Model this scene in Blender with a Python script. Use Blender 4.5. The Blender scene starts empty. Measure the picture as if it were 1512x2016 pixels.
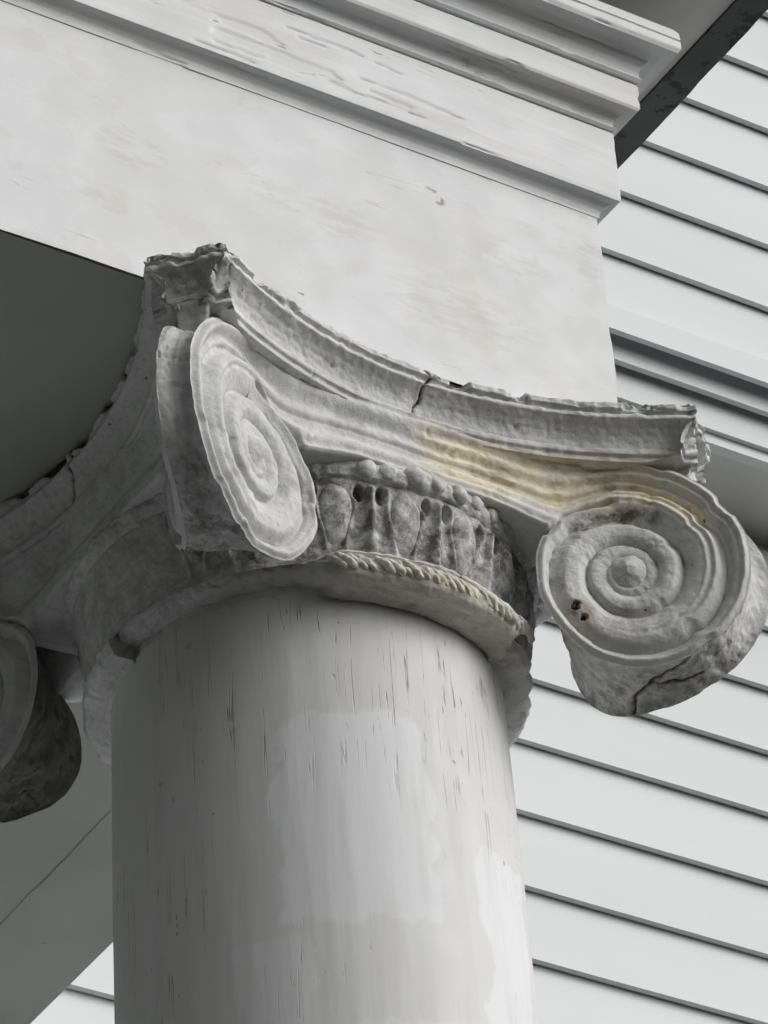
import bpy, math, random
import numpy as np
from mathutils import Matrix
random.seed(4)
R_ = math.radians
S = bpy.context.scene
C = S.collection
Z0 = 4.45                                   # height of the beam's underside above the ground

# ------------------------------------------------------------------ camera
cam_d = bpy.data.cameras.new('camera')
cam = bpy.data.objects.new('camera', cam_d); C.objects.link(cam)
rt = (0.85190, 0.52050 * -1, -0.0582); dn = (0.2746, 0.5385, -0.7966); fw = (0.4460, 0.6626, 0.6017)
M = Matrix(((rt[0], -dn[0], -fw[0], -2.0240), (rt[1], -dn[1], -fw[1], -3.1717),
            (rt[2], -dn[2], -fw[2], -2.8532 + Z0), (0, 0, 0, 1)))
cam.matrix_world = M
cam_d.sensor_fit = 'VERTICAL'; cam_d.sensor_height = 36.0
cam_d.lens = 8846.12 / 2016 * 36.0
cam_d.clip_end = 500
S.camera = cam

# ------------------------------------------------------------------ sky, sun, exposure
SUN_EL, SUN_AZ = R_(30), R_(138)             # azimuth: clockwise from +Y (into the house); +X is to the right
w = bpy.data.worlds.new('World'); S.world = w; w.use_nodes = True
nt = w.node_tree; nt.nodes.clear()
sky = nt.nodes.new('ShaderNodeTexSky'); sky.sky_type = 'NISHITA'; sky.sun_disc = False
sky.sun_elevation = SUN_EL; sky.sun_rotation = SUN_AZ
sky.air_density = 1.0; sky.dust_density = 5.0; sky.ozone_density = 1.0
hs = nt.nodes.new('ShaderNodeHueSaturation'); hs.inputs['Saturation'].default_value = 0.06
bg = nt.nodes.new('ShaderNodeBackground'); bg.inputs['Strength'].default_value = 0.15
wo = nt.nodes.new('ShaderNodeOutputWorld')
nt.links.new(sky.outputs[0], hs.inputs['Color']); nt.links.new(hs.outputs[0], bg.inputs['Color'])
nt.links.new(bg.outputs[0], wo.inputs['Surface'])
sd = bpy.data.lights.new('sun', 'SUN'); sd.energy = 0.75; sd.angle = R_(50); sd.color = (1.0, 0.985, 0.96)
sun = bpy.data.objects.new('sun', sd); C.objects.link(sun)
sx, sy, sz = math.sin(SUN_AZ) * math.cos(SUN_EL), math.cos(SUN_AZ) * math.cos(SUN_EL), math.sin(SUN_EL)
from mathutils import Vector
sun.rotation_euler = Vector((-sx, -sy, -sz)).to_track_quat('-Z', 'Y').to_euler()
S.view_settings.view_transform = 'Standard'; S.view_settings.look = 'None'
S.view_settings.gamma = 1.0; S.view_settings.use_curve_mapping = False
S.view_settings.exposure = -0.32
S.cycles.max_bounces = 5; S.cycles.diffuse_bounces = 4; S.cycles.glossy_bounces = 2; S.cycles.use_denoising = True
S.cycles.use_adaptive_sampling = True; S.cycles.adaptive_threshold = 0.02; S.cycles.caustics_reflective = False; S.cycles.caustics_refractive = False

# ------------------------------------------------------------------ numpy helpers
def _hash(i, j, k, seed):
    h = (i * 374761393 + j * 668265263 + k * 2147483647 + seed * 1274126177) & 0xffffffff
    h = ((h ^ (h >> 13)) * 1274126177) & 0xffffffff
    h = ((h ^ (h >> 16)) * 2246822519) & 0xffffffff
    return ((h ^ (h >> 15)) & 0xffffff) / float(0x7fffff) - 1.0

def vnoise(P, seed=0):
    P = np.asarray(P, float); f = np.floor(P); t = P - f; t = t * t * t * (t * (t * 6 - 15) + 10)
    i = f.astype(np.int64); r = 0
    for a in (0, 1):
        wx = t[..., 0] if a else 1 - t[..., 0]
        for b in (0, 1):
            wy = t[..., 1] if b else 1 - t[..., 1]
            for c in (0, 1):
                wz = t[..., 2] if c else 1 - t[..., 2]
                r = r + wx * wy * wz * _hash(i[..., 0] + a, i[..., 1] + b, i[..., 2] + c, seed)
    return r

def fbm(P, scale, octv=3, seed=0):
    P = np.asarray(P, float) / scale; s = 0; a = 1.0; n = 0
    for o in range(octv):
        s = s + a * vnoise(P * (2.03 ** o) + 17.3 * o, seed + o); n += a; a *= 0.5
    return s / n

def sstep(a, b, x):
    t = np.clip((x - a) / (b - a), 0, 1); return t * t * (3 - 2 * t)

def grid_normals(P, wu=False, wv=False):
    if wu: du = np.roll(P, -1, 0) - np.roll(P, 1, 0)
    else: du = np.gradient(P, axis=0)
    if wv: dv = np.roll(P, -1, 1) - np.roll(P, 1, 1)
    else: dv = np.gradient(P, axis=1)
    n = np.cross(du, dv); l = np.linalg.norm(n, axis=-1, keepdims=True)
    return n / np.maximum(l, 1e-12)

def seg_dist(a, b, poly):
    """distance of 2-D points (a, b) to a polyline"""
    best = np.full(np.shape(a), 1e9)
    for (x0, y0), (x1, y1) in zip(poly[:-1], poly[1:]):
        dx, dy = x1 - x0, y1 - y0; L = dx * dx + dy * dy
        t = np.clip(((a - x0) * dx + (b - y0) * dy) / L, 0, 1)
        best = np.minimum(best, np.hypot(a - x0 - t * dx, b - y0 - t * dy))
    return best

ORG = {}
def empty(name, loc):
    o = bpy.data.objects.new(name, None); C.objects.link(o); o.location = loc; o.empty_display_size = 0.1
    ORG[o.name] = np.array(loc, float); return o

def tag(o, label=None, cat=None, group=None, kind=None):
    if label: o['label'] = label
    if cat: o['category'] = cat
    if group: o['group'] = group
    if kind: o['kind'] = kind
    return o

def mk(name, V, F, mat, parent=None, smooth=True, attrs=None):
    """one mesh object from world-space vertices"""
    V = np.asarray(V, float).reshape(-1, 3)
    org = ORG[parent.name] if parent is not None else np.zeros(3)
    me = bpy.data.meshes.new(name)
    if isinstance(F, np.ndarray):
        n = len(F); k = F.shape[1]
        me.vertices.add(len(V)); me.vertices.foreach_set('co', (V - org).ravel())
        me.loops.add(n * k); me.loops.foreach_set('vertex_index', F.ravel().astype(np.int32))
        me.polygons.add(n); me.polygons.foreach_set('loop_start', np.arange(0, n * k, k, dtype=np.int32))
        me.polygons.foreach_set('loop_total', np.full(n, k, np.int32))
        me.update(calc_edges=True); me.validate()
    else:
        me.from_pydata([tuple(v) for v in (V - org)], [], F); me.update()
    me.polygons.foreach_set('use_smooth', np.full(len(me.polygons), smooth))
    if attrs:
        for an, av in attrs.items():
            a = me.attributes.new(an, 'FLOAT', 'POINT'); a.data.foreach_set('value', np.asarray(av, float).ravel().astype(np.float32))
    me.materials.append(mat)
    o = bpy.data.objects.new(name, me); C.objects.link(o)
    if parent is not None: o.parent = parent
    ORG[o.name] = org
    return o

def grid_faces(nu, nv, wu=False, wv=False):
    iu = np.arange(nu if wu else nu - 1); iv = np.arange(nv if wv else nv - 1)
    a, b = np.meshgrid(iu, iv, indexing='ij'); a2 = (a + 1) % nu; b2 = (b + 1) % nv
    return np.stack([a * nv + b, a2 * nv + b, a2 * nv + b2, a * nv + b2], -1).reshape(-1, 4)

def fix_out(F, flip): return F[:, ::-1].copy() if flip else F

def box(name, a, b, mat, parent=None, bevel=0.0):
    x0, y0, z0 = a; x1, y1, z1 = b
    V = [(x0,y0,z0),(x1,y0,z0),(x1,y1,z0),(x0,y1,z0),(x0,y0,z1),(x1,y0,z1),(x1,y1,z1),(x0,y1,z1)]
    F = [(0,3,2,1),(4,5,6,7),(0,1,5,4),(1,2,6,5),(2,3,7,6),(3,0,4,7)]
    o = mk(name, V, F, mat, parent, smooth=False)
    if bevel:
        m = o.modifiers.new('bevel', 'BEVEL'); m.width = bevel; m.segments = 2
    return o

def extrude_x(name, prof, x0, x1, mat, parent=None, smooth=False):
    """closed (y, z) profile, counter-clockwise seen from +X, swept along X"""
    n = len(prof)
    V = [(x0, y, z) for y, z in prof] + [(x1, y, z) for y, z in prof]
    F = [tuple(range(n))[::-1], tuple(range(n, 2 * n))] + [(i, (i + 1) % n, n + (i + 1) % n, n + i) for i in range(n)]
    return mk(name, V, F, mat, parent, smooth)

def dense(prof, step):
    """resample a polyline"""
    P = np.array(prof, float); d = np.hypot(*np.diff(P, axis=0).T); out = []
    for i in range(len(P) - 1):
        k = max(1, int(math.ceil(d[i] / step)))
        for j in range(k): out.append(P[i] + (P[i + 1] - P[i]) * j / k)
    out.append(P[-1]); return np.array(out)

# ------------------------------------------------------------------ materials
class NT:
    def __init__(s, name):
        s.m = bpy.data.materials.new(name); s.m.use_nodes = True; s.t = s.m.node_tree
        s.b = s.t.nodes['Principled BSDF']; s.tc = s.t.nodes.new('ShaderNodeTexCoord')
    def n(s, typ, **k):
        x = s.t.nodes.new(typ)
        for a, v in k.items(): setattr(x, a, v)
        return x
    def set(s, sock, v):
        if hasattr(v, 'is_output'): s.t.links.new(v, sock)
        else: sock.default_value = v
    def coord(s, scale=(1, 1, 1), off=(0, 0, 0)):
        m = s.n('ShaderNodeMapping'); s.t.links.new(s.tc.outputs['Object'], m.inputs['Vector'])
        m.inputs['Scale'].default_value = scale; m.inputs['Location'].default_value = off
        return m.outputs[0]
    def noise(s, vec, scale, detail=4, rough=0.55, dist=0.0):
        x = s.n('ShaderNodeTexNoise'); s.set(x.inputs['Vector'], vec); x.inputs['Scale'].default_value = scale
        x.inputs['Detail'].default_value = detail; x.inputs['Roughness'].default_value = rough
        x.inputs['Distortion'].default_value = dist; return x.outputs['Fac']
    def ramp(s, fac, a, b, lo=0.0, hi=1.0):
        x = s.n('ShaderNodeMapRange'); x.interpolation_type = 'SMOOTHSTEP'; s.set(x.inputs['Value'], fac)
        x.inputs['From Min'].default_value = a; x.inputs['From Max'].default_value = b
        x.inputs['To Min'].default_value = lo; x.inputs['To Max'].default_value = hi; return x.outputs[0]
    def math(s, op, a, b=0.0):
        x = s.n('ShaderNodeMath', operation=op); s.set(x.inputs[0], a); s.set(x.inputs[1], b); return x.outputs[0]
    def mix(s, fac, a, b):
        x = s.n('ShaderNodeMix', data_type='RGBA', clamp_factor=True); s.set(x.inputs['Factor'], fac)
        for sock, v in ((x.inputs['A'], a), (x.inputs['B'], b)):
            s.set(sock, v if hasattr(v, 'is_output') else (*v, 1.0))
        return x.outputs['Result']
    def attr(s, name):
        x = s.n('ShaderNodeAttribute', attribute_name=name); return x.outputs['Fac']
    def bump(s, h, strength, dist, prev=None):
        x = s.n('ShaderNodeBump'); s.set(x.inputs['Height'], h); x.inputs['Strength'].default_value = strength
        x.inputs['Distance'].default_value = dist
        if prev is not None: s.t.links.new(prev, x.inputs['Normal'])
        return x.outputs[0]
    def done(s, col, rough=0.6, nrm=None, spec=0.4):
        s.set(s.b.inputs['Base Color'], col if hasattr(col, 'is_output') else (*col, 1.0)); s.set(s.b.inputs['Roughness'], rough)
        s.b.inputs['Specular IOR Level'].default_value = spec
        if nrm is not None: s.t.links.new(nrm, s.b.inputs['Normal'])
        return s.m

def m_capital():
    t = NT('weathered_white_paint_on_cast_capital'); c = t.coord()
    big = t.ramp(t.noise(c, 14, 4), .38, .66)
    col = t.mix(big, (.70, .70, .695), (.60, .60, .595))
    fine = t.ramp(t.noise(c, 120, 5, .65), .50, .68)
    col = t.mix(t.math('MULTIPLY', fine, .35), col, (.40, .39, .38))
    gr = t.ramp(t.noise(c, 45, 6, .7), .60, .72)
    col = t.mix(t.math('MULTIPLY', gr, .42), col, (.28, .265, .25))
    st = t.attr('stain'); sn = t.noise(c, 60, 4)
    col = t.mix(t.math('MULTIPLY', st, t.ramp(sn, .3, .6, .55, 1.0)), col, (.84, .765, .57))
    rs = t.attr('rust'); col = t.mix(t.math('MULTIPLY', rs, t.ramp(t.noise(c, 75, 5), .40, .60)), col, (.34, .235, .13))
    gm = t.attr('grime_shade'); over = t.math('MULTIPLY', t.math('MAXIMUM', t.math('SUBTRACT', gm, 1.0), 0.0), .6)
    col = t.mix(t.math('ADD', over, t.math('MULTIPLY', gm, t.ramp(t.noise(c, 55, 7, .75), .34, .66))), col, (.15, .145, .135))  # dirt tone, also used to paint shade on eggs, undersides and grooves
    pit = t.ramp(t.noise(c, 85, 3, .5), .735, .77)
    col = t.mix(pit, col, (.16, .11, .085))
    cr = t.attr('crack'); col = t.mix(cr, col, (.06, .045, .04))
    nb = t.bump(t.noise(c, 230, 6, .75), .85, .0016)
    nb = t.bump(t.noise(c, 70, 4, .6), .4, .002, nb)
    return t.done(col, .75, nb, .25)

def m_beam(name, stretch, tint=0.0, chips=.735, attr=False):
    t = NT(name); c = t.coord(); cs = t.coord(stretch)
    patch = t.ramp(t.noise(cs, 5.5, 6, .6, .6), .46, .54)
    col = t.mix(patch, (.700, .712, .718), (.680, .683, .672))
    p2 = t.ramp(t.noise(t.coord(stretch, (3.1, 1.7, .4)), 9, 4, .6), .57, .61)
    col = t.mix(t.math('MULTIPLY', p2, .55), col, (.66, .64, .61))
    sm = t.ramp(t.noise(t.coord(tuple(x * 6 for x in stretch), (1, 2, 3)), 8, 6, .7), .60, .74)
    col = t.mix(t.math('MULTIPLY', sm, .35), col, (.50, .48, .46))
    chip = t.ramp(t.noise(t.coord(tuple(x * 3.0 for x in stretch), (7, 2, 5)), 11, 5, .62), chips, chips + .015)
    col = t.mix(chip, col, (.34, .27, .235))
    if attr:
        bl = t.math('MULTIPLY', t.attr('scuff'), t.ramp(t.noise(t.coord((.45, 1, 1.6), (2, 2, 2)), 70, 5, .65), .44, .58))
        col = t.mix(t.math('MULTIPLY', bl, .30), col, (.50, .47, .44))
        col = t.mix(t.math('MULTIPLY', t.attr('tan'), .28), col, (.62, .57, .49))
        col = t.mix(t.math('MULTIPLY', t.attr('hole'), .9), col, (.27, .20, .18))
    n_ = t.noise(t.coord((.10, 1, 1), (4, 4, 4)), 42, 4, .55, .3)
    hl = t.math('MULTIPLY', t.ramp(t.math('ABSOLUTE', t.math('SUBTRACT', n_, .5)), .008, .003), t.ramp(t.noise(t.coord((.5, 1, 1), (6, 1, 6)), 14, 4), .56, .66))
    col = t.mix(t.math('MULTIPLY', hl, .6), col, (.42, .38, .35))
    nb = t.bump(t.noise(t.coord((.12, 1, 1)), 130, 5, .6), .22, .0008)
    nb = t.bump(t.math('MULTIPLY', patch, -1.0), .25, .0004, nb)
    nb = t.bump(t.math('MULTIPLY', chip, -1.0), .6, .001, nb)
    return t.done(col, t.ramp(t.noise(c, 20), .3, .7, .42, .6), nb, .35)

def m_column():
    t = NT('old_white_column_paint'); c = t.coord()
    patch = t.attr('repaint_sunlit'); soft = t.ramp(t.noise(t.coord((1, 1, .55)), 5.2, 6, .6, .4), .40, .60)
    col = t.mix(soft, (.690, .688, .678), (.715, .715, .708))
    col = t.mix(patch, col, (.765, .772, .780))
    smear = t.ramp(t.noise(t.coord((9, 9, .8)), 5, 5, .6), .45, .72)
    col = t.mix(t.math('MULTIPLY', smear, .35), col, (.57, .56, .53))
    # vertical drying cracks and flakes that follow the grain
    dens = t.ramp(t.noise(t.coord((1, 1, .5), (2.7, .4, 1.1)), 6, 3), .40, .60)
    def hair(off, sc, st):
        n_ = t.noise(t.coord((1, 1, st), off), sc, 3, .5, .15); return t.ramp(t.math('ABSOLUTE', t.math('SUBTRACT', n_, .5)), .0075, .003)
    v1 = t.math('MAXIMUM', t.math('MULTIPLY', hair((.7, .3, .1), 38, .022), t.ramp(t.noise(t.coord((1, 1, .25), (3, 8, 1)), 22, 3), .44, .52)),
                t.math('MULTIPLY', hair((5.7, 2.3, .4), 60, .03), t.ramp(t.noise(t.coord((1, 1, .25), (9, 3, 4)), 26, 3), .46, .53)))
    v2 = t.ramp(t.noise(t.coord((1, 1, .13), (4.7, 1.3, .6)), 190, 5, .62, .5), .675, .69)
    br = t.ramp(t.noise(t.coord((1, 1, .6), (.2, 5.5, .8)), 34, 3), .42, .58)
    cr = t.math('MULTIPLY', t.math('MULTIPLY', v1, br), dens)
    fl = t.math('MULTIPLY', v2, dens)
    sp = t.math('MULTIPLY', t.ramp(t.noise(t.coord((1, 1, .7), (9, 1, 2)), 95, 2, .5), .735, .76), dens)
    hit = t.math('MAXIMUM', t.math('MAXIMUM', cr, fl), sp)
    col = t.mix(t.math('MULTIPLY', hit, .9), col, (.33, .27, .25))
    nb = t.bump(t.noise(t.coord((1, 1, .12)), 60, 5, .6), .3, .0012)
    nb = t.bump(t.math('MULTIPLY', hit, -1.0), .7, .0012, nb)
    nb = t.bump(patch, .2, .0002, nb)
    return t.done(col, t.ramp(t.noise(c, 25), .3, .7, .5, .65), nb, .25)

def m_siding():
    t = NT('white_siding_paint'); c = t.coord((.25, 1, 1))
    col = t.mix(t.ramp(t.noise(c, 3, 4), .35, .7), (.70, .728, .732), (.66, .685, .685))
    col = t.mix(t.math('MULTIPLY', t.ramp(t.noise(t.coord((1, 1, 2)), 16, 6, .7), .66, .76), .4), col, (.55, .55, .53))
    nb = t.bump(t.noise(t.coord((.08, 1, 1)), 90, 4), .12, .001)
    return t.done(col, .5, nb, .3)

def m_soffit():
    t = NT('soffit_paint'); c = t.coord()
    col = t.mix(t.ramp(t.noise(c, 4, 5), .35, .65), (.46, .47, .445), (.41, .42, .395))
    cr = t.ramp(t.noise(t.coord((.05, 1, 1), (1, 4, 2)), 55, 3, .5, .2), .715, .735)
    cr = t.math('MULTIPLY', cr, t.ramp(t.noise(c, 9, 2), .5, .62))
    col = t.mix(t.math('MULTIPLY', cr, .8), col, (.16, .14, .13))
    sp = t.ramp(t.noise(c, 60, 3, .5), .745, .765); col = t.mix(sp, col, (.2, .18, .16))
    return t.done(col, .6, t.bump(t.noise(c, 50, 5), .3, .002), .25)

def m_simple(name, a, b, scale, rough, bs=.3):
    t = NT(name); c = t.coord()
    col = t.mix(t.ramp(t.noise(c, scale, 6, .65), .35, .68), a, b)
    return t.done(col, rough, t.bump(t.noise(c, scale * 5, 5), bs, .004), .3)

def m_drip():
    t = NT('dark_drip_edge_metal'); c = t.coord()
    col = t.mix(t.ramp(t.noise(c, 8, 4), .35, .65), (.085, .09, .094), (.055, .058, .06))
    col = t.mix(t.ramp(t.noise(c, 30, 5, .65), .56, .62), col, (.015, .015, .015))
    return t.done(col, .55, t.bump(t.noise(c, 40, 5), .3, .002), .35)

CAP = m_capital()
BEAM = m_beam('repainted_white_beam', (1, 1, 1.6), attr=True)
MOULD = m_beam('weathered_white_moulding', (.35, 1.5, 3.0), chips=.74)
COL = m_column(); SID = m_siding(); SOF = m_soffit(); DRIP = m_drip()
EAVE = m_simple('grey_eave_paint', (.68, .68, .66), (.60, .60, .58), 6, .6)
GND = m_simple('dark_asphalt', (.040, .040, .041), (.052, .052, .052), 3, .9, 1.0)
FLOOR = m_simple('grey_porch_floor_paint', (.09, .09, .088), (.07, .07, .068), 5, .5)
CEIL = m_simple('porch_ceiling_paint', (.48, .49, .47), (.42, .43, .41), 4, .6)
SHING = m_simple('roof_shingles', (.08, .08, .08), (.05, .05, .05), 30, .9, 1.0)

BLOCKER_LEAF = m_simple('light_blocker_leaves', (.035, .055, .025), (.055, .075, .035), 6, .8)
W_ = .2485                                   # half width of the beam
# ================================================================== the setting
g = mk('ground', [(-60,-60,0),(60,-60,0),(60,60,0),(-60,60,0)], [(0,1,2,3)], GND, None, False); tag(g, kind='structure')
pf = box('porch_floor', (-6.0, -.55, .004), (.50, 1.38, .62), FLOOR); tag(pf, kind='structure')

# added out of view: dark leaf mass blocking west light to dim the porch
def west_light_blocker():
    rng = np.random.default_rng(3); n = 16000
    y = rng.uniform(-13, 5, n); z = rng.uniform(0, 1, n); side = rng.uniform(0, 1, n)
    top = 8.5 + 1.6 * fbm(np.stack([y, 0 * y, 0 * y], -1), 2.2, 3, 400)
    z = z * top; x = -7.2 - 2.2 * side + .6 * fbm(np.stack([y, z, 0 * y], -1), 1.3, 3, 401)
    c = np.stack([x, y, z], -1); a = rng.normal(size=(n, 3)); a /= np.linalg.norm(a, axis=1, keepdims=True)
    b = np.cross(a, rng.normal(size=(n, 3))); b /= np.linalg.norm(b, axis=1, keepdims=True); sz = rng.uniform(.14, .32, n)[:, None]
    V = np.stack([c - a * sz - b * sz * .5, c + a * sz * .2 - b * sz * .5, c + a * sz, c + a * sz * .2 + b * sz * .5], 1)
    return mk('added_light_blocker', V.reshape(-1, 3), np.arange(4 * n).reshape(-1, 4), BLOCKER_LEAF, None, False)
tag(west_light_blocker(), kind='stuff')

# ---- house wall: each siding board is its own part
house = empty('house_wall', (0, 1.6, 0))
tag(house, 'white clapboard house wall behind the porch, with a moulded belt course', 'wall', kind='thing')
def board(yf, zb, zt, x0=-6.0, x1=9.0):
    """one lapped board: lip 12 mm proud at the foot, hollow behind the lip"""
    lip = .0185
    jz = random.uniform(-.0012, .0012)
    prof = [(yf - lip, zb + jz), (yf - lip + .0105, zb + jz - .0005), (yf - lip + .0115, zb + .055), (yf + .010, zb + .055), (yf + .010, zt + .045), (yf + .0008, zt + .045)]
    pr = np.array(prof[::-1]); n = 56; xs = np.linspace(x0, x1, n)      # slightly bowed, never dead straight
    P = np.zeros((n, len(pr), 3)); P[..., 0] = xs[:, None]; P[..., 1] = pr[:, 0]; P[..., 2] = pr[:, 1]
    q = np.stack([xs, 0 * xs + zb * 9.7, 0 * xs], -1); foot = (pr[:, 1] < zb + .02)[None, :]
    P[..., 2] += foot * (.0022 * fbm(q, .8, 3, 501))[:, None]; P[..., 1] += foot * (.0016 * fbm(q, .6, 3, 502))[:, None]
    return mk('siding_board', P, grid_faces(n, len(pr), False, True), SID, house, False)
YU, YL = 1.2, 1.4
up = [1.661, 1.790, 1.932, 2.068, 2.206, 2.346, 2.488]
while up[-1] < 3.9: up.append(up[-1] + .139)
for a, b in zip(up[:-1], up[1:]): board(YU, Z0 + a, Z0 + b)
lo = [1.300, 1.177, 1.051, .930, .798, .664, .538, .416, .294]
while lo[-1] > -3.6: lo.append(lo[-1] - .127)
lo = [1.43] + lo
for a, b in zip(lo[1:], lo[:-1]): board(YL, Z0 + a, Z0 + b)
# sheathing behind the boards and the belt course
box('sheathing', (-6, YU + .02, Z0 + 1.52), (9, YU + .30, Z0 + 3.95), SID, house)
box('sheathing', (-6, YL + .02, .3), (9, YL + .16, Z0 + 1.50), SID, house)
bt = extrude_x('drip_ledge', [(YU - .034, Z0 + 1.606), (YU - .034, Z0 + 1.655), (YU - .004, Z0 + 1.672), (YU + .010, Z0 + 1.672), (YU + .010, Z0 + 1.645), (YU - .021, Z0 + 1.645), (YU - .023, Z0 + 1.606)][::-1], -6, 9, SID, house)
extrude_x('belt_fascia', [(YU - .003, Z0 + 1.575), (YU - .003, Z0 + 1.6445), (YU + .008, Z0 + 1.6445), (YU + .008, Z0 + 1.575)][::-1], -6, 9, SID, house)
box('frieze_board', (-6, YU + .030, Z0 + 1.500), (9, YU + .05, Z0 + 1.66), SID, house)
box('overhang_soffit', (-6, YU + .0505, Z0 + 1.503), (9, YL + .016, Z0 + 1.515), EAVE, house)

# ---- porch entablature: front beam and side beam in one, mouldings mitred round the corner
ent = empty('porch_beam', (0, 0, Z0))
tag(ent, 'white painted porch beam with stepped mouldings above the column', 'beam', kind='thing')
def face_grid(name, x0, x1, z0, z1, nx, nz, mat):
    X = np.linspace(x0, x1, nx); Zz = np.linspace(z0, z1, nz)
    a, b = np.meshgrid(X, Zz, indexing='ij'); P = np.stack([a, np.full_like(a, -W_), b + Z0], -1)
    P[..., 1] += .0016 * fbm(P * np.array([.35, 1, 1]), .16, 2, 3) + .00012 * fbm(P * np.array([.4, 1, 1]), .014, 3, 9)
    edge = sstep(.02, .0, W_ - a); P[..., 0] += edge * .0022 * fbm(P * np.array([0, 0, 1.]), .05, 4, 5)
    bot = sstep(.010, .0, b - z0); P[..., 2] += bot * .0012 * fbm(P, .06, 3, 6)
    j = .012 * fbm(P, .03, 3, 13); j2 = .010 * fbm(P, .03, 3, 14)
    def blob(cx, cz, rx, rz): return sstep(1.0, .55, np.hypot((a - cx + j) / rx, (b - cz + j2) / rz))
    sc = np.maximum.reduce([blob(.235, .23, .03, .045), blob(-.33, .165, .05, .03), blob(-.36, .085, .04, .02), blob(.06, .10, .12, .05), blob(.13, .20, .06, .03), blob(-.11, .17, .10, .03)])
    tn = np.maximum.reduce([blob(.07, .13, .018, .05), blob(.085, .07, .02, .035), blob(-.355, .10, .03, .015), blob(.0, .16, .12, .02) * .5])
    ho = np.maximum(blob(.045, .245, .0085, .0075), blob(.034, .256, .007, .0028)) * (fbm(P, .006, 2, 15) > -.25)
    return mk(name, P, grid_faces(nx, nz), mat, ent, True, dict(scuff=sc, tan=tn, hole=ho))
face_grid('frieze_face', -1.2, W_, 0.0, .326, 700, 160, BEAM)
box('frieze_face', (-6, -W_, Z0 + .0), (-1.2005, -W_ + .02, Z0 + .326), BEAM, ent)
box('end_face', (W_ - .02, -W_ + .003, Z0 + .001), (W_ - .0015, 1.41, Z0 + .33), BEAM, ent)
# soffit boards
sg = dict()
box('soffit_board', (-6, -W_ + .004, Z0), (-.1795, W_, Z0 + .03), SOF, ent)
def soffit_grid(x0, x1, y0, y1, zz, seed):
    nx, ny = max(8, int((x1 - x0) / .006)), int((y1 - y0) / .006)
    a, b = np.meshgrid(np.linspace(x0, x1, nx), np.linspace(y0, y1, ny), indexing='ij')
    P = np.stack([a, b, np.full_like(a, Z0 + zz)], -1)
    P[..., 2] += .0003 * fbm(P, .05, 3, seed)
    if x0 > 0:
        e = (a <= x0 + 1e-6); P[..., 0] += e * .004 * fbm(P * np.array([0, 1, 0]), .05, 3, seed + 2)
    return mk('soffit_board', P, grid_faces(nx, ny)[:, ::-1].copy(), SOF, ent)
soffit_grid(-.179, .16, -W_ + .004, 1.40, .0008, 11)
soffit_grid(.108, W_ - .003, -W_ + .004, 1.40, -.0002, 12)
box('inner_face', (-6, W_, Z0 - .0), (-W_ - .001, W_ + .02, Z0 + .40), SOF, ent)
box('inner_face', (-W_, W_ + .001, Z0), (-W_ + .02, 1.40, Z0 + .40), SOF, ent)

def moulding(name, prof, mat, amp=.0009):
    pr = dense(prof, .0022); pr_o, pr_z = pr[:, 0], pr[:, 1]
    xs = np.concatenate([[-6, -3], np.linspace(-1.3, W_, 640)])
    n1 = len(xs); ys = np.linspace(-W_, 1.19, 60)[1:]
    path = np.concatenate([np.stack([xs, np.full(n1, -W_)], 1), np.stack([np.full(len(ys), W_), ys], 1)])
    nrm = np.zeros_like(path); nrm[:n1, 1] = -1; nrm[n1:, 0] = 1; nrm[n1 - 1] = (1, -1)
    P = np.zeros((len(path), len(pr), 3))
    P[..., :2] = path[:, None, :] + nrm[:, None, :] * pr_o[None, :, None]; P[..., 2] = Z0 + pr_z[None, :]
    N = grid_normals(P, False, False)
    Q = P * np.array([.12, 1, 1]); d = .6 * amp * fbm(Q, .018, 3, 21) + amp * .6 * fbm(P, .16, 2, 22)
    d += -.0014 * sstep(.34, .44, fbm(P * np.array([.10, 1, 1]), .010, 3, 33)) * sstep(.0, .25, fbm(P * np.array([.5, 1, 1]), .12, 2, 35))
    P += N * d[..., None]
    F = grid_faces(*P.shape[:2])
    o = mk(name, P, F, mat, ent); o.data.set_sharp_from_angle(angle=R_(38)); return o
moulding('bed_moulding', [(-.004,.303),(.0015,.3035),(.002,.3075),(.0035,.313),(.007,.3175),(.0115,.320),(.0165,.3205),(.0188,.3215),(.0195,.326),(.0195,.416),(.0185,.4205),(.008,.4212)], MOULD)
moulding('lower_cornice', [(.010,.4214),(.0205,.4218),(.0232,.4245),(.0200,.4285),(.0203,.4330),(.0218,.4385),(.0265,.4425),(.0340,.4440),(.0410,.4442),(.0430,.448),(.0430,.479),(.041,.4832),(.028,.4838)], MOULD)
moulding('upper_cornice', [(.034,.4841),(.0445,.4845),(.0475,.4880),(.0445,.4930),(.0448,.4995),(.0475,.5075),(.0540,.5135),(.0640,.5160),(.0775,.5165),(.0805,.522),(.0808,.5315),(.0785,.5325),(.0785,.5338),(.0808,.5345),(.0800,.545),(.076,.5525),(.068,.5555)], MOULD)
# backing solid so no light leaks behind the mouldings
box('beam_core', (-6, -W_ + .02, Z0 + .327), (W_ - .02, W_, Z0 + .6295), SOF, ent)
box('beam_core', (-W_ + .02, W_, Z0 + .327), (W_ - .021, 1.19, Z0 + .6295), SOF, ent)

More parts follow.
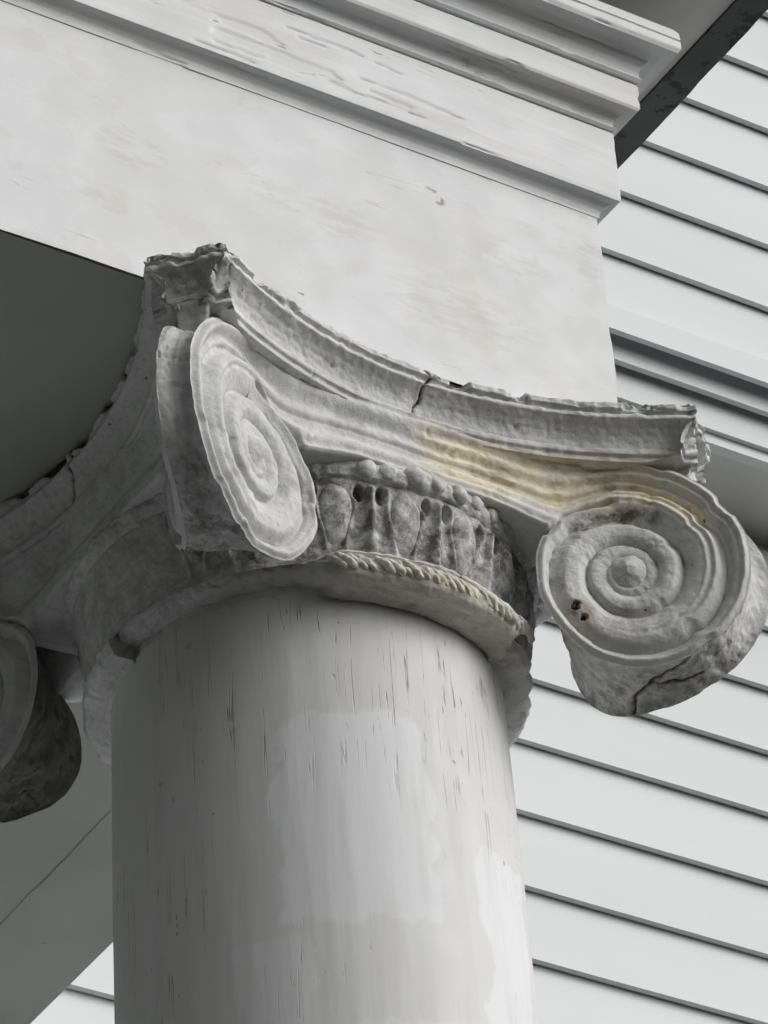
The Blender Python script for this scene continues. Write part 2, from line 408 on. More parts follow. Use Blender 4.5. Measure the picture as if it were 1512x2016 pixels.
# ---- porch roof and its eave
roof = empty('porch_canopy', (0, 0, Z0 + .63))
tag(roof, 'grey underside of the porch roof eave with dark drip edge', 'roof', kind='thing')
box('eave_soffit', (-6, -.365, Z0 + .630), (.4125, 1.19, Z0 + .650), EAVE, roof)
n = 160
yy = np.linspace(-.385, 1.19, n); V = []
rng = .0015 * fbm(np.stack([yy * 1, yy * 0, yy * 0], -1), .03, 3, 71)
for i, y in enumerate(yy):
    V += [(.413, y, Z0 + .626), (.4505 + rng[i], y, Z0 + .6235), (.453 + rng[i], y, Z0 + .674), (.413, y, Z0 + .674)]
mk('drip_edge', np.array(V), grid_faces(n, 4, False, True), DRIP, roof, False)
box('fascia', (-6, -.385, Z0 + .627), (.4128, -.3655, Z0 + .72), EAVE, roof)
mk('roof_slab', [(-6,-.42,Z0+.721),(.47,-.42,Z0+.721),(.47,1.15,Z0+.95),(-6,1.15,Z0+.95),(-6,-.42,Z0+.745),(.47,-.42,Z0+.745),(.47,1.15,Z0+.98),(-6,1.15,Z0+.98)],
   [(0,3,2,1),(4,5,6,7),(0,1,5,4),(1,2,6,5),(2,3,7,6),(3,0,4,7)], SHING, roof, False)
box('porch_ceiling', (-6, W_ + .021, Z0 + .36), (-W_ - .001, 1.36, Z0 + .38), CEIL, roof)

# ================================================================== column
colm = empty('porch_column', (0, 0, .62))
tag(colm, 'round white porch column with cracked flaking paint', 'column', kind='thing')
def lathe(name, prof, nth, mat, parent, disp=None, smooth=True, step=.004, attrs=None):
    pr = dense(prof, step); th = np.linspace(0, 2 * np.pi, nth, endpoint=False)
    P = np.zeros((nth, len(pr), 3)); P[..., 0] = np.cos(th)[:, None] * pr[:, 0]; P[..., 1] = np.sin(th)[:, None] * pr[:, 0]; P[..., 2] = Z0 + pr[:, 1]
    if disp is not None:
        d = disp(P, th[:, None] + 0 * pr[None, :, 0], pr[None, :, 1] + 0 * th[:, None])
        N = grid_normals(P, True, False); rad = np.stack([np.cos(th), np.sin(th), 0 * th], -1)[:, None, :]
        if (N * rad).sum() < 0: N = -N
        if isinstance(d, tuple):                        # (along the normal, radially, upwards)
            P += N * d[0][..., None] + rad * d[1][..., None]; P[..., 2] += d[2]
        else: P += N * d[..., None]
    A = attrs(P) if attrs else None
    return mk(name, P, grid_faces(nth, len(pr), True, False), mat, parent, smooth, A)
def rcol(z): return .2 + .0141 * (-z - .3)
zc_ = np.concatenate([np.linspace(-3.83, -1.1, 20), np.linspace(-1.05, -.262, 60)])
def shaft_attrs(P):
    al = np.degrees(np.arctan2(P[..., 1], P[..., 0])) + 124; z = P[..., 2] - Z0; n = fbm(P, .05, 4, 43); n2 = fbm(P, .02, 3, 44)
    def zone(a0, a1, z0, z1):
        d = np.minimum.reduce([(al - a0) * .0035, (a1 - al) * .0035, z - z0, z1 - z]); return sstep(-.0022, .0022, d + .022 * n + .008 * n2)
    return dict(repaint_sunlit=np.maximum.reduce([zone(-9, 36, -.64, -.405), zone(6, 34, -1.1, -.75), zone(52, 75, -1.2, -.52), .7 * zone(-22, -2, -.76, -.66)]))  # repainted patches; the right-hand strip is sunlight put into the colour
lathe('shaft', [(rcol(max(z, -3.0)) if z > -3.7 else .30, z) for z in zc_], 640, COL, colm, attrs=shaft_attrs, disp=
      lambda P, th, z: .0006 * fbm(P * np.array([1, 1, .12]), .03, 3, 41) + .0012 * fbm(P, .2, 2, 42), step=.006)

# ================================================================== ionic capital
cap = empty('ionic_capital', (0, 0, Z0 - .272))
tag(cap, 'weathered white ionic capital with four corner volutes on the column', 'capital', kind='thing')
def rough(P, N, a=1.0, seed=0):
    d = a * (.0016 * fbm(P, .022, 3, 50 + seed) + .0012 * fbm(P, .0065, 2, 60 + seed))
    chips = sstep(.42, .62, fbm(P, .012, 2, 70 + seed)) * sstep(.1, .35, fbm(P, .06, 2, 80 + seed))
    return P + N * (d - a * .0022 * chips)[..., None]

def attrs_for(P, grime_shade=None, rust=None, crack=None):
    """yellow water stain on the right-hand half of the front band and scroll; general stains"""
    x, y, z = P[..., 0], P[..., 1], P[..., 2] - Z0
    n = fbm(P, .03, 3, 91)
    st = sstep(-.02, .05, x + .03 * n) * sstep(.30, .20, x) * sstep(-.135, -.105, z + .015 * n - .12 * np.clip(x - .16, 0, 1)) * sstep(-.052, -.066, z) * (y < -.15)
    st = np.maximum(st, .55 * sstep(.03, .0, np.abs(z + .262)) * (y < -.1) * sstep(.25, .0, np.abs(x - .02)))
    rs = st * sstep(.05, .30, fbm(P * np.array([.16, 1, 1]), .0055, 3, 93)) * sstep(-.055, -.066, z)
    z0_ = np.zeros_like(x)
    return dict(stain=st, rust=rs * .55 + (rust if rust is not None else 0), grime_shade=grime_shade if grime_shade is not None else z0_, crack=crack if crack is not None else z0_)

# ---- abacus
def abacus():
    t_, s_, m_ = .279, .337, .2560
    xs = np.linspace(-t_, t_, 380); side = np.stack([xs, -(m_ + (s_ - m_) * (xs / t_) ** 2)], 1)
    sl = 2 * (s_ - m_) * xs / t_ ** 2; nr = np.stack([-sl, -np.ones_like(sl)], 1); nr /= np.linalg.norm(nr, axis=1, keepdims=True)
    nc = 56; tt = np.linspace(0, 1, nc)[1:-1]
    ch = np.stack([t_ + (s_ - t_) * tt, -s_ + (s_ - t_) * tt], 1); cn = np.tile(np.array([[.7071, -.7071]]), (len(ch), 1))
    # mitres at the horn corners
    def mitre(a, b):
        v = a + b; v /= np.linalg.norm(v); return v / max(.5, v @ a)
    nr[-1] = mitre(nr[-1], cn[0]); nr[0] = mitre(nr[0], np.array([-.7071, -.7071]))
    pth = np.concatenate([side, ch]); nm = np.concatenate([nr, cn]); allp, alln = [], []
    for k in range(4):
        a = k * math.pi / 2; r = np.array([[math.cos(a), -math.sin(a)], [math.sin(a), math.cos(a)]])
        allp.append(pth @ r.T); alln.append(nm @ r.T)
    pth = np.concatenate(allp); nm = np.concatenate(alln)
    prof = dense([(.03,-.0006),(.002,-.0006),(0,-.0025),(-.0005,-.0095),(.0045,-.0115),(.0055,-.0135),(.0018,-.0160),(.0012,-.0205),(.0050,-.0225),(.0110,-.0265),
                  (.0165,-.0330),(.0195,-.0405),(.0205,-.0475),(.0185,-.0495),(.0180,-.0545),(.0215,-.0565),(.0215,-.0625),(.032,-.0635)], .0016)
    P = np.zeros((len(pth), len(prof), 3)); P[..., :2] = pth[:, None] - nm[:, None] * prof[None, :, :1]; P[..., 2] = Z0 + prof[None, :, 1]
    N = -grid_normals(P, True, False)
    out = np.concatenate([nm, np.zeros((len(nm), 1))], 1)[:, None, :] + 0 * P
    if (N * out).sum() < 0: N = -N
    P = rough(P, N, 1.0, 3)
    z = P[..., 2] - Z0
    er = sstep(-.016, -.006, z)                       # crumbling upper arris
    e = fbm(P, .009, 3, 101); e2 = fbm(P, .035, 3, 102)
    P -= out * (er * (.0016 * e + .0075 * sstep(.12, .42, fbm(P, .022, 4, 103)) + .0045 * sstep(.1, .5, e2)))[..., None]
    P[..., 2] -= er * .0022 * np.clip(e2 + .2, 0, 1)
    # horn ends are broken plaster
    hd = np.maximum(np.abs(P[..., 0]), np.abs(P[..., 1])); dg = np.minimum(np.abs(P[..., 0]), np.abs(P[..., 1]))
    hm = sstep(.272, .290, dg)
    P -= out * (hm * .0055 * np.clip(fbm(P, .017, 4, 105) + .1, -.4, 1))[..., None]
    P[..., 2] += hm * .0035 * fbm(P, .014, 3, 106) * sstep(-.001, -.010, z)
    x, y = P[..., 0], P[..., 1]; jig = .0022 * fbm(P, .008, 2, 111)
    fr = (y < -.2)
    cd = np.minimum(seg_dist(x + jig, z, [(.001,.0),(.008,-.010),(.001,-.021),(.003,-.029),(-.004,-.040),(-.007,-.058)]), seg_dist(x + jig, z, [(.008,-.010),(.020,-.0045)]))
    cd = np.where(fr, cd, 1)
    cd2 = np.where(fr, seg_dist(x + jig, z, [(-.272,-.012),(-.262,-.028),(-.255,-.045)]), 1)
    cdw = np.where(x < -.2, np.minimum(seg_dist(y + jig, z, [(.02,-.003),(.03,-.02),(.045,-.035),(.06,-.06)]), seg_dist(y + jig, z, [(.22,-.003),(.205,-.03),(.21,-.06)])), 1)
    jn = fbm(P, .02, 3, 119); gapw = np.where((x < -.2) & (y > -.25), sstep(-.0095 - .006 * jn, -.0065 - .006 * jn, z), 0) * sstep(-.25, .1, fbm(P, .06, 3, 118))
    cm = np.maximum.reduce([gapw, sstep(.0017, .0006, cd), .9 * sstep(.0014, .0005, cd2), sstep(.0018, .0006, cdw)])
    P -= out * (.004 * cm)[..., None]
    nv = len(prof); V = P.reshape(-1, 3); ci = len(V)
    A = attrs_for(P, grime_shade=.35 * er * sstep(-.1, .3, e2) + .5 * hm * sstep(0, .3, e), crack=cm)
    F = grid_faces(len(pth), nv, True, False)
    o = mk('abacus', V, F, CAP, cap, True, A)
    # flat underside closing the block
    k = P[:, -1, :]
    mk('abacus_bed', np.concatenate([k + np.array([0, 0, .0004]), [[0, 0, Z0 - .063]]]), [(i, (i + 1) % len(k), len(k)) for i in range(len(k))], CAP, o, False,
       dict(stain=np.zeros(len(k) + 1), rust=np.zeros(len(k) + 1), grime_shade=np.zeros(len(k) + 1), crack=np.zeros(len(k) + 1)))
    return o
abacus()

# necks that carry the horns down into the volutes
for k in range(4):
    a = R_(-45) + k * math.pi / 2; nr_, nz_ = 40, 44
    loop = dense([(.355,-.010),(.421,-.0185),(.421,.0185),(.355,.010)], .004); zz = np.linspace(-.058, -.105, nz_)
    P = np.zeros((len(loop), nz_, 3)); sc = 1 - .16 * np.sin(np.linspace(0, math.pi, nz_)) ** 2
    rr_ = loop[:, :1] - .014 * np.linspace(0, 1, nz_)[None, :] * (loop[:, :1] > .3); ww = loop[:, 1:] * sc[None, :]
    P[..., 0] = rr_ * math.cos(a) - ww * math.sin(a); P[..., 1] = rr_ * math.sin(a) + ww * math.cos(a); P[..., 2] = Z0 + zz
    N = grid_normals(P); od = np.stack([rr_ * 0 + math.cos(a), rr_ * 0 + math.sin(a), 0 * rr_], -1)
    fl = (N * (P - P.mean((0, 1)))).sum() < 0
    P = rough(P, -N if fl else N, 1.2, 15 + k)
    mk('horn_neck', P, fix_out(grid_faces(len(loop), nz_), fl), CAP, cap, True, attrs_for(P, grime_shade=.3 * sstep(0, .4, fbm(P, .03, 3, 77))))

# ---- curved scroll sheets: plan curve, relief, scroll faces, bands, bolsters
EX, EY, EZ = .2247, -.258, -.199
SP_N = np.array([0, .25, .5, .75, 1, 1.5, 2, 3, 4, 6.]); SP_R = np.array([.147, .1275, .1085, .0985, .091, .0640, .0470, .0240, .0120, .004])
R0v, R1v = .147, .091
_nn = np.linspace(0, 6, 600); _rr = np.interp(_nn, SP_N, SP_R); _kk = np.ones(41) / 41
_rr = np.concatenate([_rr[:20], np.convolve(_rr, _kk, 'same')[20:-20], _rr[-20:]])
def spiral(N): return np.interp(N, _nn, _rr)
def turns(r): return np.interp(-np.asarray(r), -_rr, _nn)
_s = np.linspace(0, .42, 1681); ds = _s[1] - _s[0]
def plan_curve(coef):
    t = _s / .234; h = np.radians(34) * np.where(t < 1, t ** 3.0, 1 + coef * np.tanh((t - 1) * 1.6)); m = (h[1:] + h[:-1]) / 2
    X = np.concatenate([[0], np.cumsum(np.cos(m) * ds)]); Y = -np.concatenate([[0], np.cumsum(np.sin(m) * ds)])
    ue = float(np.interp(EX, X, _s)); return X, Y + (EY - np.interp(ue, _s, Y)), h, ue
PLAN = {(-1, 0): plan_curve(.02), (1, 1): plan_curve(.55), (-1, 3): plan_curve(.75)}; PLAN0 = plan_curve(.30); UE = PLAN0[3]

def sheet(u, v, h, side, k):
    """point on the scroll sheet: u arc length from the middle (>= 0), v height, h relief; side +-1; k quarter turn"""
    X, Y, H, _ = PLAN.get((side, k), PLAN0)
    x = np.interp(u, _s, X); y = np.interp(u, _s, Y); a = np.interp(u, _s, H)
    x = x - np.sin(a) * h; y = y - np.cos(a) * h
    x = x * side; c, s = round(math.cos(k * math.pi / 2)), round(math.sin(k * math.pi / 2))
    return np.stack([x * c + y * s, -x * s + y * c, v + Z0], -1)     # k=1 -> the side facing -X

def relief(r, phi):
    nn = np.maximum(turns(r) - phi / (2 * np.pi), 0) + 1e-5
    ph = nn - np.floor(nn); first = (nn < 1.02)
    A = .0180 * (np.clip(r, 0, R0v) / R0v) ** .8
    q = ph ** .74
    g = np.abs(np.cos(np.pi * q)) ** .6 + .16 * np.exp(-((ph - .36) / .07) ** 2) * np.where(first, 1, 0)
    fade = sstep(.010, .020, r)
    terr = .0060 * (np.floor(nn) + sstep(.42, .66, ph) + phi / (2 * np.pi))      # each turn stands a step prouder than the last
    return A * g * fade, ph, np.clip(terr, 0, .0135)

def flutes(nn, side, fade):
    """fine flutes inside the first turn; they run out of the band and round into the scroll"""
    cyc = 5.0 if side > 0 else 3.0
    return (.0017 if side > 0 else .0024) * -np.cos(2 * np.pi * cyc * np.clip(nn, 0, 1)) * fade * sstep(0, .10, nn) * sstep(1.0, .90, nn)

def face_h(r, phi, du, dv, side, k):
    h, ph, tr = relief(r, phi); h = h + tr
    ro, ri = spiral(phi / (2 * np.pi)), spiral(phi / (2 * np.pi) + 1); nn = (ro - r) / (ro - ri)
    if k == 0: h = h + flutes(nn, side, sstep(4.0, .3, phi))
    return h

CORNER = {}
def scroll_face(side, k, parent):
    nphi, nr = 330, 96
    phi = np.linspace(0, 2 * np.pi, nphi); rho = np.linspace(0, 1, nr) ** .9
    rout = spiral(phi / (2 * np.pi))
    sd_ = 7 * k + (3 if side > 0 else 0)
    cph = np.stack([np.cos(phi), np.sin(phi), np.full(nphi, sd_ * 1.3)], 1)
    env = np.sin(phi / 2) ** .5 * (.3 if k == 3 else 1)
    rout = rout * (1 + env * (.022 * fbm(cph, .35, 3, 120 + sd_) - .05 * sstep(.25, .6, fbm(cph, .28, 2, 130 + sd_))))
    if k == 0 and side < 0:                         # broken flange at the lower inner edge of the near-left scroll
        rout = rout * (1 + .05 * sstep(3.35, 3.75, phi) * sstep(4.55, 4.3, phi))
    if k == 0 and side > 0:
        rout = rout * (1 + .03 * sstep(3.9, 4.4, phi) * sstep(5.9, 5.2, phi))
    if k == 3 and side < 0: rout = rout * (1 + .10 * sstep(.5, 1.4, phi) * sstep(4.4, 3.2, phi))
    if k == 1 and side > 0: rout = rout * (1 - .22 * sstep(1.7, 2.8, phi) * sstep(5.4, 4.4, phi))
    r = rho[None, :] * rout[:, None]; ph = phi[:, None] + 0 * r
    du, dv = r * np.sin(ph), r * np.cos(ph)
    rs_ = r / (rout / spiral(phi / (2 * np.pi)))[:, None]       # relief follows the unbroken spiral
    h = face_h(rs_, ph, du, dv, side, k)
    h = h - .0075 * sstep(.925, 1.0, rho)[None, :] ** 1.6 * sstep(0, .25, ph) * sstep(2 * np.pi, 2 * np.pi - .25, ph)
    P = sheet(UE + du, EZ + dv, h, side, k)
    N = grid_normals(P); out = sheet(UE + du, EZ + dv, h + .01, side, k) - P
    N = np.where(((N * out).sum(-1) < 0)[..., None], -N, N)
    flip = ((grid_normals(P) * out).sum() < 0)
    N = out / np.linalg.norm(out, axis=-1, keepdims=True)
    P = rough(P, N, .6, 30 + k)
    deep = sstep(.35, .05, relief(rs_, ph)[0] / .008)
    gm = .35 * sstep(.1, .5, fbm(P, .05, 3, 140 + sd_)); rust = None; crack = None
    if k == 1: gm = gm * .3
    if k == 0 and side > 0:                          # dirty lower-left turn and grimy upper inner turn
        a_ = np.degrees(ph)
        nz = fbm(P, .02, 3, 147)
        gm = gm + 1.3 * sstep(.013, .003, np.abs(r - .076 + .006 * nz)) * np.maximum(sstep(306, 322, a_), sstep(38, 22, a_)) + .7 * sstep(.005, .001, np.abs(r - .098 + .004 * nz)) * sstep(300, 320, a_)
        stx = sstep(.020, .006, np.abs(r - .100 + .008 * nz)) * np.maximum(sstep(72, 40, a_), sstep(335, 350, a_)) + .7 * sstep(.012, .003, np.abs(r - .070 + .006 * nz)) * np.maximum(sstep(330, 345, a_), sstep(20, 8, a_))
        rust = .9 * sstep(.006, .001, np.abs(r - .078)) * sstep(228, 236, a_) * sstep(262, 252, a_) + .5 * sstep(.008, .0, np.abs(r - .060)) * sstep(150, 170, a_) * sstep(215, 195, a_)
        hole = np.maximum(sstep(.0065, .003, np.hypot(du + .062, dv + .043)), sstep(.005, .002, np.hypot(du + .054, dv + .056)))
        hole = hole * (fbm(P, .006, 2, 151) > -.35)
        crack = sstep(.2, .8, hole); P -= N * (.006 * crack)[..., None]
        rust = rust + .6 * sstep(.020, .008, np.hypot(du + .058, dv + .05))
    gm = gm + .9 * sstep(.40, .12, relief(rs_, ph)[0] / (.0180 * (np.maximum(rs_, .01) / R0v) ** .8)) * sstep(-.15, .25, fbm(P, .035, 3, 145 + sd_)) * (rs_ > .03)  # patchy groove dirt, also deepening the weak groove shading in the colour
    A = attrs_for(P, grime_shade=np.clip(gm, 0, 1.2), rust=rust, crack=crack)
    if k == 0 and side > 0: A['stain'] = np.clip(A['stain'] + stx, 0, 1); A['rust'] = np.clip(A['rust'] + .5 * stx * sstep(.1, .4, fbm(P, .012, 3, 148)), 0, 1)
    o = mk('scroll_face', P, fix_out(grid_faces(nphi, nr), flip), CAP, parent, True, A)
    # the eye: a worn pointed boss
    th = np.linspace(0, 2 * np.pi, 72, endpoint=False); q = np.linspace(0, 1, 26)
    rr = .0255 * q[None, :] * (1 + .10 * np.sin(th[:, None] + 1) + .05 * np.sin(3 * th[:, None]))
    hh = .0125 + .0150 * (1 - q[None, :] ** 1.25) ** 1.1 + .0025 * np.cos(th[:, None] - 1.0) * q * (1 - q) * 4
    E = sheet(UE + rr * np.sin(th)[:, None] - .002 * (1 - q)[None, :], EZ + rr * np.cos(th)[:, None] + .002 * (1 - q), hh, side, k)
    En = grid_normals(E, True, False); eo = sheet(UE + 0 * rr, EZ + 0 * rr, hh + .01, side, k) - sheet(UE + 0 * rr, EZ + 0 * rr, hh, side, k)
    fl = (En * eo).sum() < 0; E = rough(E, -En if fl else En, .8, sd_ + 1)
    E[:, 0] = E[:, 0].mean(0)
    mk('eye', E, fix_out(grid_faces(72, 26, True), fl), CAP, parent, True, attrs_for(E, grime_shade=.35 * sstep(0, .4, fbm(E, .02, 2, 5 + sd_))))
    CORNER[(side, k)] = P[:, -1, :].copy()
    return o

def bolster_root(ci):
    """placeholder root so that each corner volute is one part; returns the mesh object after the faces exist"""
corners = [((1, 0), (-1, 3)), ((-1, 0), (1, 1)), ((-1, 1), (1, 2)), ((-1, 2), (1, 3))]
def eye_pt(side, k): return sheet(np.array([UE]), np.array([EZ]), np.array([.0]), side, k)[0]
def edge_loop(side, k, nphi=330):
    pass

def make_volute(ci, A, B):
    # faces are made first (their rims define the bolster), then re-parented below it
    fa = scroll_face(A[0], A[1], cap); fb = scroll_face(B[0], B[1], cap)
    eyes = [o for o in C.objects if o.parent == cap and o.name.startswith('eye')]
    a, b = CORNER[A], CORNER[B]; nt_ = 64; t = np.linspace(0, 1, nt_)
    ea, eb = eye_pt(*A), eye_pt(*B); phi = np.linspace(0, 2 * np.pi, len(a))
    Mx = a[:, None] * (1 - t)[None, :, None] + b[:, None] * t[None, :, None]
    c = (ea[None] * (1 - t)[:, None] + eb[None] * t[:, None])[None]
    wst = (.03 + .045 * np.clip(np.cos(phi - .9), 0, 1))[:, None] * (1 - np.abs(2 * t - 1) ** 2.6)[None, :] + .035 * (1 - np.abs(2 * t - 1) ** 14)[None, :]
    if ci == 1: wst = wst * (1 - .9 * sstep(.35, .95, t))[None, :]
    P = c + (Mx - c) * (1 - wst)[..., None]
    # a raised central cord up the outer edge, worn
    P += (Mx - c) * (.03 * np.exp(-((t - .5) / .10) ** 2)[None, :] * np.clip(np.cos(phi - .9), 0, 1)[:, None])[..., None]
    N = grid_normals(P); out = P - c; fl = (N * out).sum() < 0
    if fl: N = -N
    P2 = rough(P, N, 1.15, 20 + ci); e = np.minimum(np.arange(nt_), np.arange(nt_)[::-1])[None, :, None]
    P = np.where(e == 0, P, P2)
    pit = sstep(.30, .5, fbm(P, .02, 3, 160 + ci)) * sstep(1.9, .6, phi)[:, None]
    if ci == 0: pit = pit * .45
    P -= N * (.004 * pit * (e[..., 0] > 1))[..., None]
    x, y, z = P[..., 0], P[..., 1], P[..., 2] - Z0
    cr = np.zeros(P.shape[:2]); rust = .5 * pit
    pm, tm = phi[:, None] + 0 * z, t[None, :] + 0 * z
    j = .05 * fbm(P, .012, 2, 170 + ci)
    if ci == 0:
        L = [[(2.55,.05),(2.75,.28),(3.02,.42),(3.10,.55),(2.85,.62),(2.60,.75)], [(3.10,.55),(3.30,.80),(3.32,1.0)], [(2.6,.05),(2.2,.22),(1.9,.35)], [(4.1,.1),(4.3,.5),(4.2,.9)]]
        d = np.minimum.reduce([seg_dist(pm + j, tm + j, q) for q in L]); cr = sstep(.030, .010, d)
        rust = rust + .8 * sstep(.16, .03, np.hypot(pm - 3.0, tm - .55)) + .6 * sstep(.07, .02, d)
        P -= N * (.003 * cr)[..., None]
    gm = .30 * sstep(0, .4, fbm(P, .05, 3, 175 + ci))
    gm = gm + .5 * sstep(1.9, 2.5, pm) * sstep(4.8, 4.0, pm)  # underside dirt, part of it shade painted into the colour
    if ci == 2:
        gm = gm + 2.4 * sstep(1.2, 2.4, pm + 1.0 * fbm(P, .05, 3, 180)); P -= N * (.006 * np.clip(fbm(P, .025, 4, 181), -.3, 1) * (e[..., 0] > 1))[..., None]; cr = sstep(.03, .01, np.abs(fbm(P, .045, 3, 183)))  * sstep(.0, .15, fbm(P, .1, 2, 184))
    if ci == 1:
        gm = gm + .6 * sstep(3.1, 3.6, pm) * sstep(.2, .5, tm)
    o = mk('volute', P, fix_out(grid_faces(len(a), nt_, False, False), fl), CAP, cap, True, attrs_for(P, grime_shade=np.clip(gm, 0, 2.5), rust=np.clip(rust, 0, 1), crack=cr))
    for q in [fa, fb] + eyes: q.parent = o
    return o
for ci, (A, B) in enumerate(corners): make_volute(ci, A, B)

def band(k):
    nu, nv = 300, 64
    ua = np.linspace(-UE, UE, nu); top = EZ + R0v; low = EZ + R1v
    q = np.linspace(0, 1, nv)
    dd_ = UE - np.abs(ua); drop = .040 * sstep(.0, .070, dd_) * (1 - .45 * sstep(.06, .16, dd_)); lo_ = low - drop; v = lo_[:, None] + (top - lo_)[:, None] * q[None, :]
    rr = R1v + (R0v - R1v) * q[None, :] + 0 * v
    h, _, tr = relief(rr, 0 * rr); h = h + tr
    flat = sstep(0, .7, 1 - np.abs(ua) / UE)[:, None]; h = h * (1 - .2 * flat)
    # stay behind the scroll where the band runs under it
    rad = np.hypot(UE - np.abs(ua)[:, None], v - EZ); ang = 2 * np.pi - np.arctan2(UE - np.abs(ua)[:, None], v - EZ)
    h = h - .012 * sstep(.006, -.004, rad - spiral(ang / (2 * np.pi))) * sstep(0, .012, UE - np.abs(ua))[:, None]
    if k == 0:
        nb_ = (R0v - rr) / (R0v - R1v); sg_ = sstep(-.03, .03, ua)[:, None]
        h = h + flutes(nb_, 1, sg_) + flutes(nb_, -1, 1 - sg_)
    # roll back behind the upper and lower edges
    pr = sheet(np.abs(ua)[:, None] + 0 * v, v, h, 1, 0); pr[..., 0] *= np.sign(ua)[:, None]
    back_l = pr[:, :1] + np.array([0, .085, .004]); back_t = pr[:, -1:] + np.array([0, .028, -.002])
    mid_l = pr[:, :1] + np.array([0, .006, -.0015]); mid_t = pr[:, -1:] + np.array([0, .006, .001])
    pr = np.concatenate([back_l, mid_l, pr, mid_t, back_t], 1)
    c, s = round(math.cos(k * math.pi / 2)), round(math.sin(k * math.pi / 2))
    P = np.stack([pr[..., 0] * c + pr[..., 1] * s, -pr[..., 0] * s + pr[..., 1] * c, pr[..., 2]], -1)
    N = grid_normals(P); od = P * np.array([1, 1, 0]); fl = (N * od).sum() < 0
    if fl: N = -N
    P = rough(P, N, .6, 30 + k)
    gm = .35 * sstep(.0, .4, fbm(P, .04, 3, 190 + k)); x = P[..., 0]
    if k == 0: gm = gm + .8 * sstep(.012, .002, np.hypot(x - .093, P[..., 2] - Z0 + .116))
    return mk('scroll_band', P, fix_out(grid_faces(*P.shape[:2]), fl), CAP, cap, True, attrs_for(P, grime_shade=np.clip(gm, 0, 1)))
for k in range(4): band(k)

# ---- echinus with worn egg and dart, bead row
NE = 20; A0 = R_(-90 + 4)
def ech_disp(P, th, z):
    d = .0016 * fbm(P, .03, 3, 200) + .0010 * fbm(P, .009, 2, 201)
    a = (th - A0) / (2 * np.pi / NE); f = a - np.round(a)             # 0 on a dart
    s = f * 2 * np.pi / NE * .228
    fr_ = sstep(.35, .6, np.cos(th + np.pi / 2))
    inz = sstep(-.236, -.222, z) * sstep(-.150, -.160, z) * fr_
    d += inz * (.0080 * np.exp(-(s / (.0032 + .003 * sstep(-.17, -.22, z))) ** 2))
    # egg shells: curved rims
    rim = np.abs(np.abs(s) - (.016 + .010 * sstep(-.17, -.225, z)) * 1.0)
    d += inz * .0040 * np.exp(-(rim / .003) ** 2)
    for sg in (-1, 1):                                                # drilled hollows either side of each dart
        dd = np.hypot((s - sg * (.0115 + .002 * vnoise(np.stack([np.round(a), 0 * a, 0 * a + sg], -1), 7))), (z + .163) * .55)
        d -= .013 * sstep(.0062, .0030, dd) * fr_
    return d
ech = lathe('echinus', [(.2000,-.060),(.2060,-.112),(.2300,-.1225),(.2365,-.150),(.2340,-.162),(.2280,-.20),(.2225,-.228),(.2235,-.238),(.226,-.246)], 1000, CAP, cap, ech_disp, step=.0016,
            attrs=lambda P: attrs_for(P, grime_shade=np.clip(1.1 + .5 * fbm(P, .05, 3, 205), 0, 1.4) * (.3 + .7 * sstep(-.12, -.17, P[..., 1]))))  # grime heavy enough to hold the abacus's shade in the colour
def ellipsoid(nu, nv, r, cen, frame, amp, seed):
    th = np.linspace(0, 2 * np.pi, nu, endpoint=False); ph = np.linspace(.02, np.pi - .02, nv)
    a, b = np.meshgrid(th, ph, indexing='ij')
    L = np.stack([r[0] * np.cos(a) * np.sin(b), r[1] * np.sin(a) * np.sin(b), r[2] * np.cos(b)], -1)
    N = np.stack([np.cos(a) * np.sin(b), np.sin(a) * np.sin(b), np.cos(b)], -1)
    P = cen + L @ frame; P = P + (N @ frame) * (amp * fbm(P, .012, 3, seed))[..., None]
    return P
for i in range(NE):
    th = A0 + (i + .5) * 2 * np.pi / NE; fr = np.array([[-math.sin(th), math.cos(th), 0], [math.cos(th), math.sin(th), 0], [0, 0, 1]])
    tl = .20; fr = np.array([fr[0], fr[1] * math.cos(tl) - fr[2] * math.sin(tl), fr[2] * math.cos(tl) + fr[1] * math.sin(tl)])
    cen = np.array([.2275 * math.cos(th), .2275 * math.sin(th), Z0 - .188])
    P = ellipsoid(32, 26, (.0165 + .002 * random.random(), .0090, .036), cen, fr, .0034, 210 + i)
    P[..., :2] = P[..., :2]; sh = 1 - .25 * sstep(Z0 - .18, Z0 - .225, P[..., 2])
    if not (-1.15 < math.atan2(math.cos(th), -math.sin(th)) < 1.15): continue
    mk('egg', P, grid_faces(32, 26, True), CAP, ech, True, attrs_for(P, grime_shade=np.clip(.95 + .5 * fbm(P, .03, 3, 230), 0, 1.3)))  # eggs darkened like the band: grime plus painted shade
NB = 58
bz = -.1365
ring = lathe('bead_cord', [(.2300,-.1225),(.2400,-.1245),(.2445,-.1320),(.2445,-.1395),(.2410,-.1465),(.2330,-.1495)], 700, CAP, cap,
             lambda P, th, z: .0036 * fbm(P, .016, 3, 240) + .0018 * fbm(P, .006, 2, 241), step=.0016, attrs=lambda P: attrs_for(P, grime_shade=.3 * sstep(0, .4, fbm(P, .03, 3, 242))))
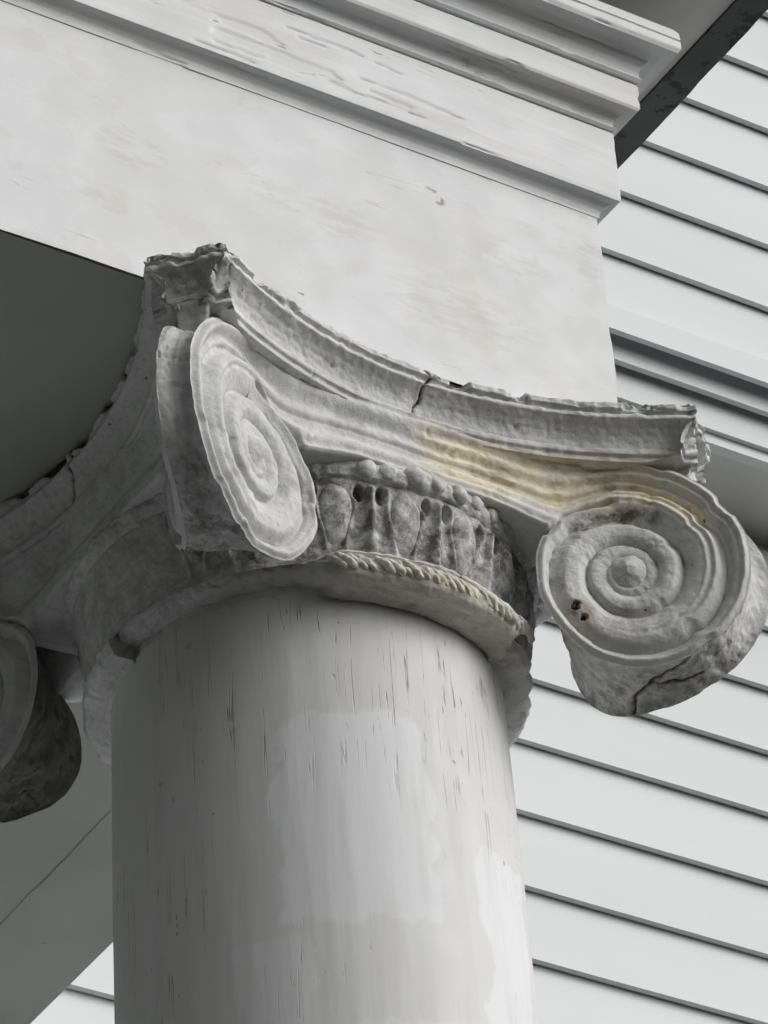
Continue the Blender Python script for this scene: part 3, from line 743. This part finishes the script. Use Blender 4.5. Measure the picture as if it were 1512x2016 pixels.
for i in range(NB):
    th = i * 2 * np.pi / NB + random.uniform(-.01, .01); fr = np.array([[-math.sin(th), math.cos(th), 0], [math.cos(th), math.sin(th), 0], [0, 0, 1]])
    rr = .2425 + random.uniform(-.0022, .0012); sc = random.uniform(.8, 1.12)
    P = ellipsoid(22, 16, (.0112 * sc, .0075 * sc, .0100 * sc), np.array([rr * math.cos(th), rr * math.sin(th), Z0 + bz + random.uniform(-.0015, .0015)]), fr, .0034, 250 + i)
    if not (-1.2 < math.atan2(math.cos(th), -math.sin(th)) < 1.2) or i % 9 == 4: continue
    mk('bead', P, grid_faces(22, 16, True), CAP, ring, True, attrs_for(P, grime_shade=.4 * sstep(0, .3, fbm(P, .02, 3, 249))))

# ---- astragal: roped ring under the echinus, broken away on the right
def ast_disp(P, th, z):
    d = .0028 * fbm(P, .03, 3, 300) + .0014 * fbm(P, .008, 2, 301)
    e = 0 * d; a = np.degrees(th) % 360
    brk = np.where(a > 180, sstep(300, 306, a + 4 * fbm(P, .02, 2, 305)), 1.0)
    e -= np.clip(brk, 0, 1) * (.0185 + .006 * fbm(P, .03, 3, 303)) * sstep(.19, .235, np.hypot(P[..., 0], P[..., 1]))
    left = sstep(250, 236, a) * (a > 180)
    e -= left * (.026 + .003 * sstep(.1, .4, fbm(P, .03, 3, 304))) * sstep(.19, .235, np.hypot(P[..., 0], P[..., 1]))
    lift = np.clip(left + .35 * np.clip(brk, 0, 1), 0, 1) * .020 * sstep(-.244, -.262, z) * sstep(.196, .215, np.hypot(P[..., 0], P[..., 1]))
    return d, e, lift
ast = lathe('astragal', [(.222,-.2375),(.2400,-.2390),(.2435,-.2405),(.2440,-.2435),(.2405,-.2450),(.2405,-.2475),(.2445,-.2485),(.2485,-.2530),(.2490,-.2600),(.2460,-.2655),(.2430,-.2690),(.2360,-.2720),(.2040,-.2725),(.1990,-.2690)],
            900, CAP, cap, ast_disp, step=.0018, attrs=lambda P: attrs_for(P, grime_shade=.4 * sstep(.1, .4, fbm(P, .04, 3, 310)),
            crack=sstep(.0012, .0004, seg_dist(np.arctan2(P[..., 1], P[..., 0]) * .24 + .0015 * fbm(P, .006, 2, 8), P[..., 2] - Z0, [(-.343,-.236),(-.345,-.249)]))))
for i in range(26):
    dg = 246 + i * 2.25
    if dg > 303: break
    if random.random() < .12: continue
    th0 = R_(dg); tq = np.linspace(-1, 1, 22); pa = np.linspace(0, 2 * np.pi, 14, endpoint=False)
    thq = th0 + R_(2.6) * tq; zq = -.2575 + .0075 * -tq; rq = .2468 + .0020 * (1 - tq ** 2) + random.uniform(-.0012, .0006)
    cenl = np.stack([rq * np.cos(thq), rq * np.sin(thq), Z0 + zq], 1)
    T = np.gradient(cenl, axis=0); T /= np.linalg.norm(T, axis=1, keepdims=True)
    O = np.stack([np.cos(thq), np.sin(thq), 0 * thq], 1); B = np.cross(T, O); rad = (.0031 * (1 - tq ** 4) ** .5 + .0004) * random.uniform(.7, 1.15)
    P = cenl[:, None] + rad[:, None, None] * (np.cos(pa)[None, :, None] * O[:, None] + np.sin(pa)[None, :, None] * B[:, None])
    P = P + O[:, None] * (.0026 * fbm(P, .006, 2, 330))[..., None]
    mk('rope_strand', P, grid_faces(22, 14, False, True), CAP, ast, True, attrs_for(P))
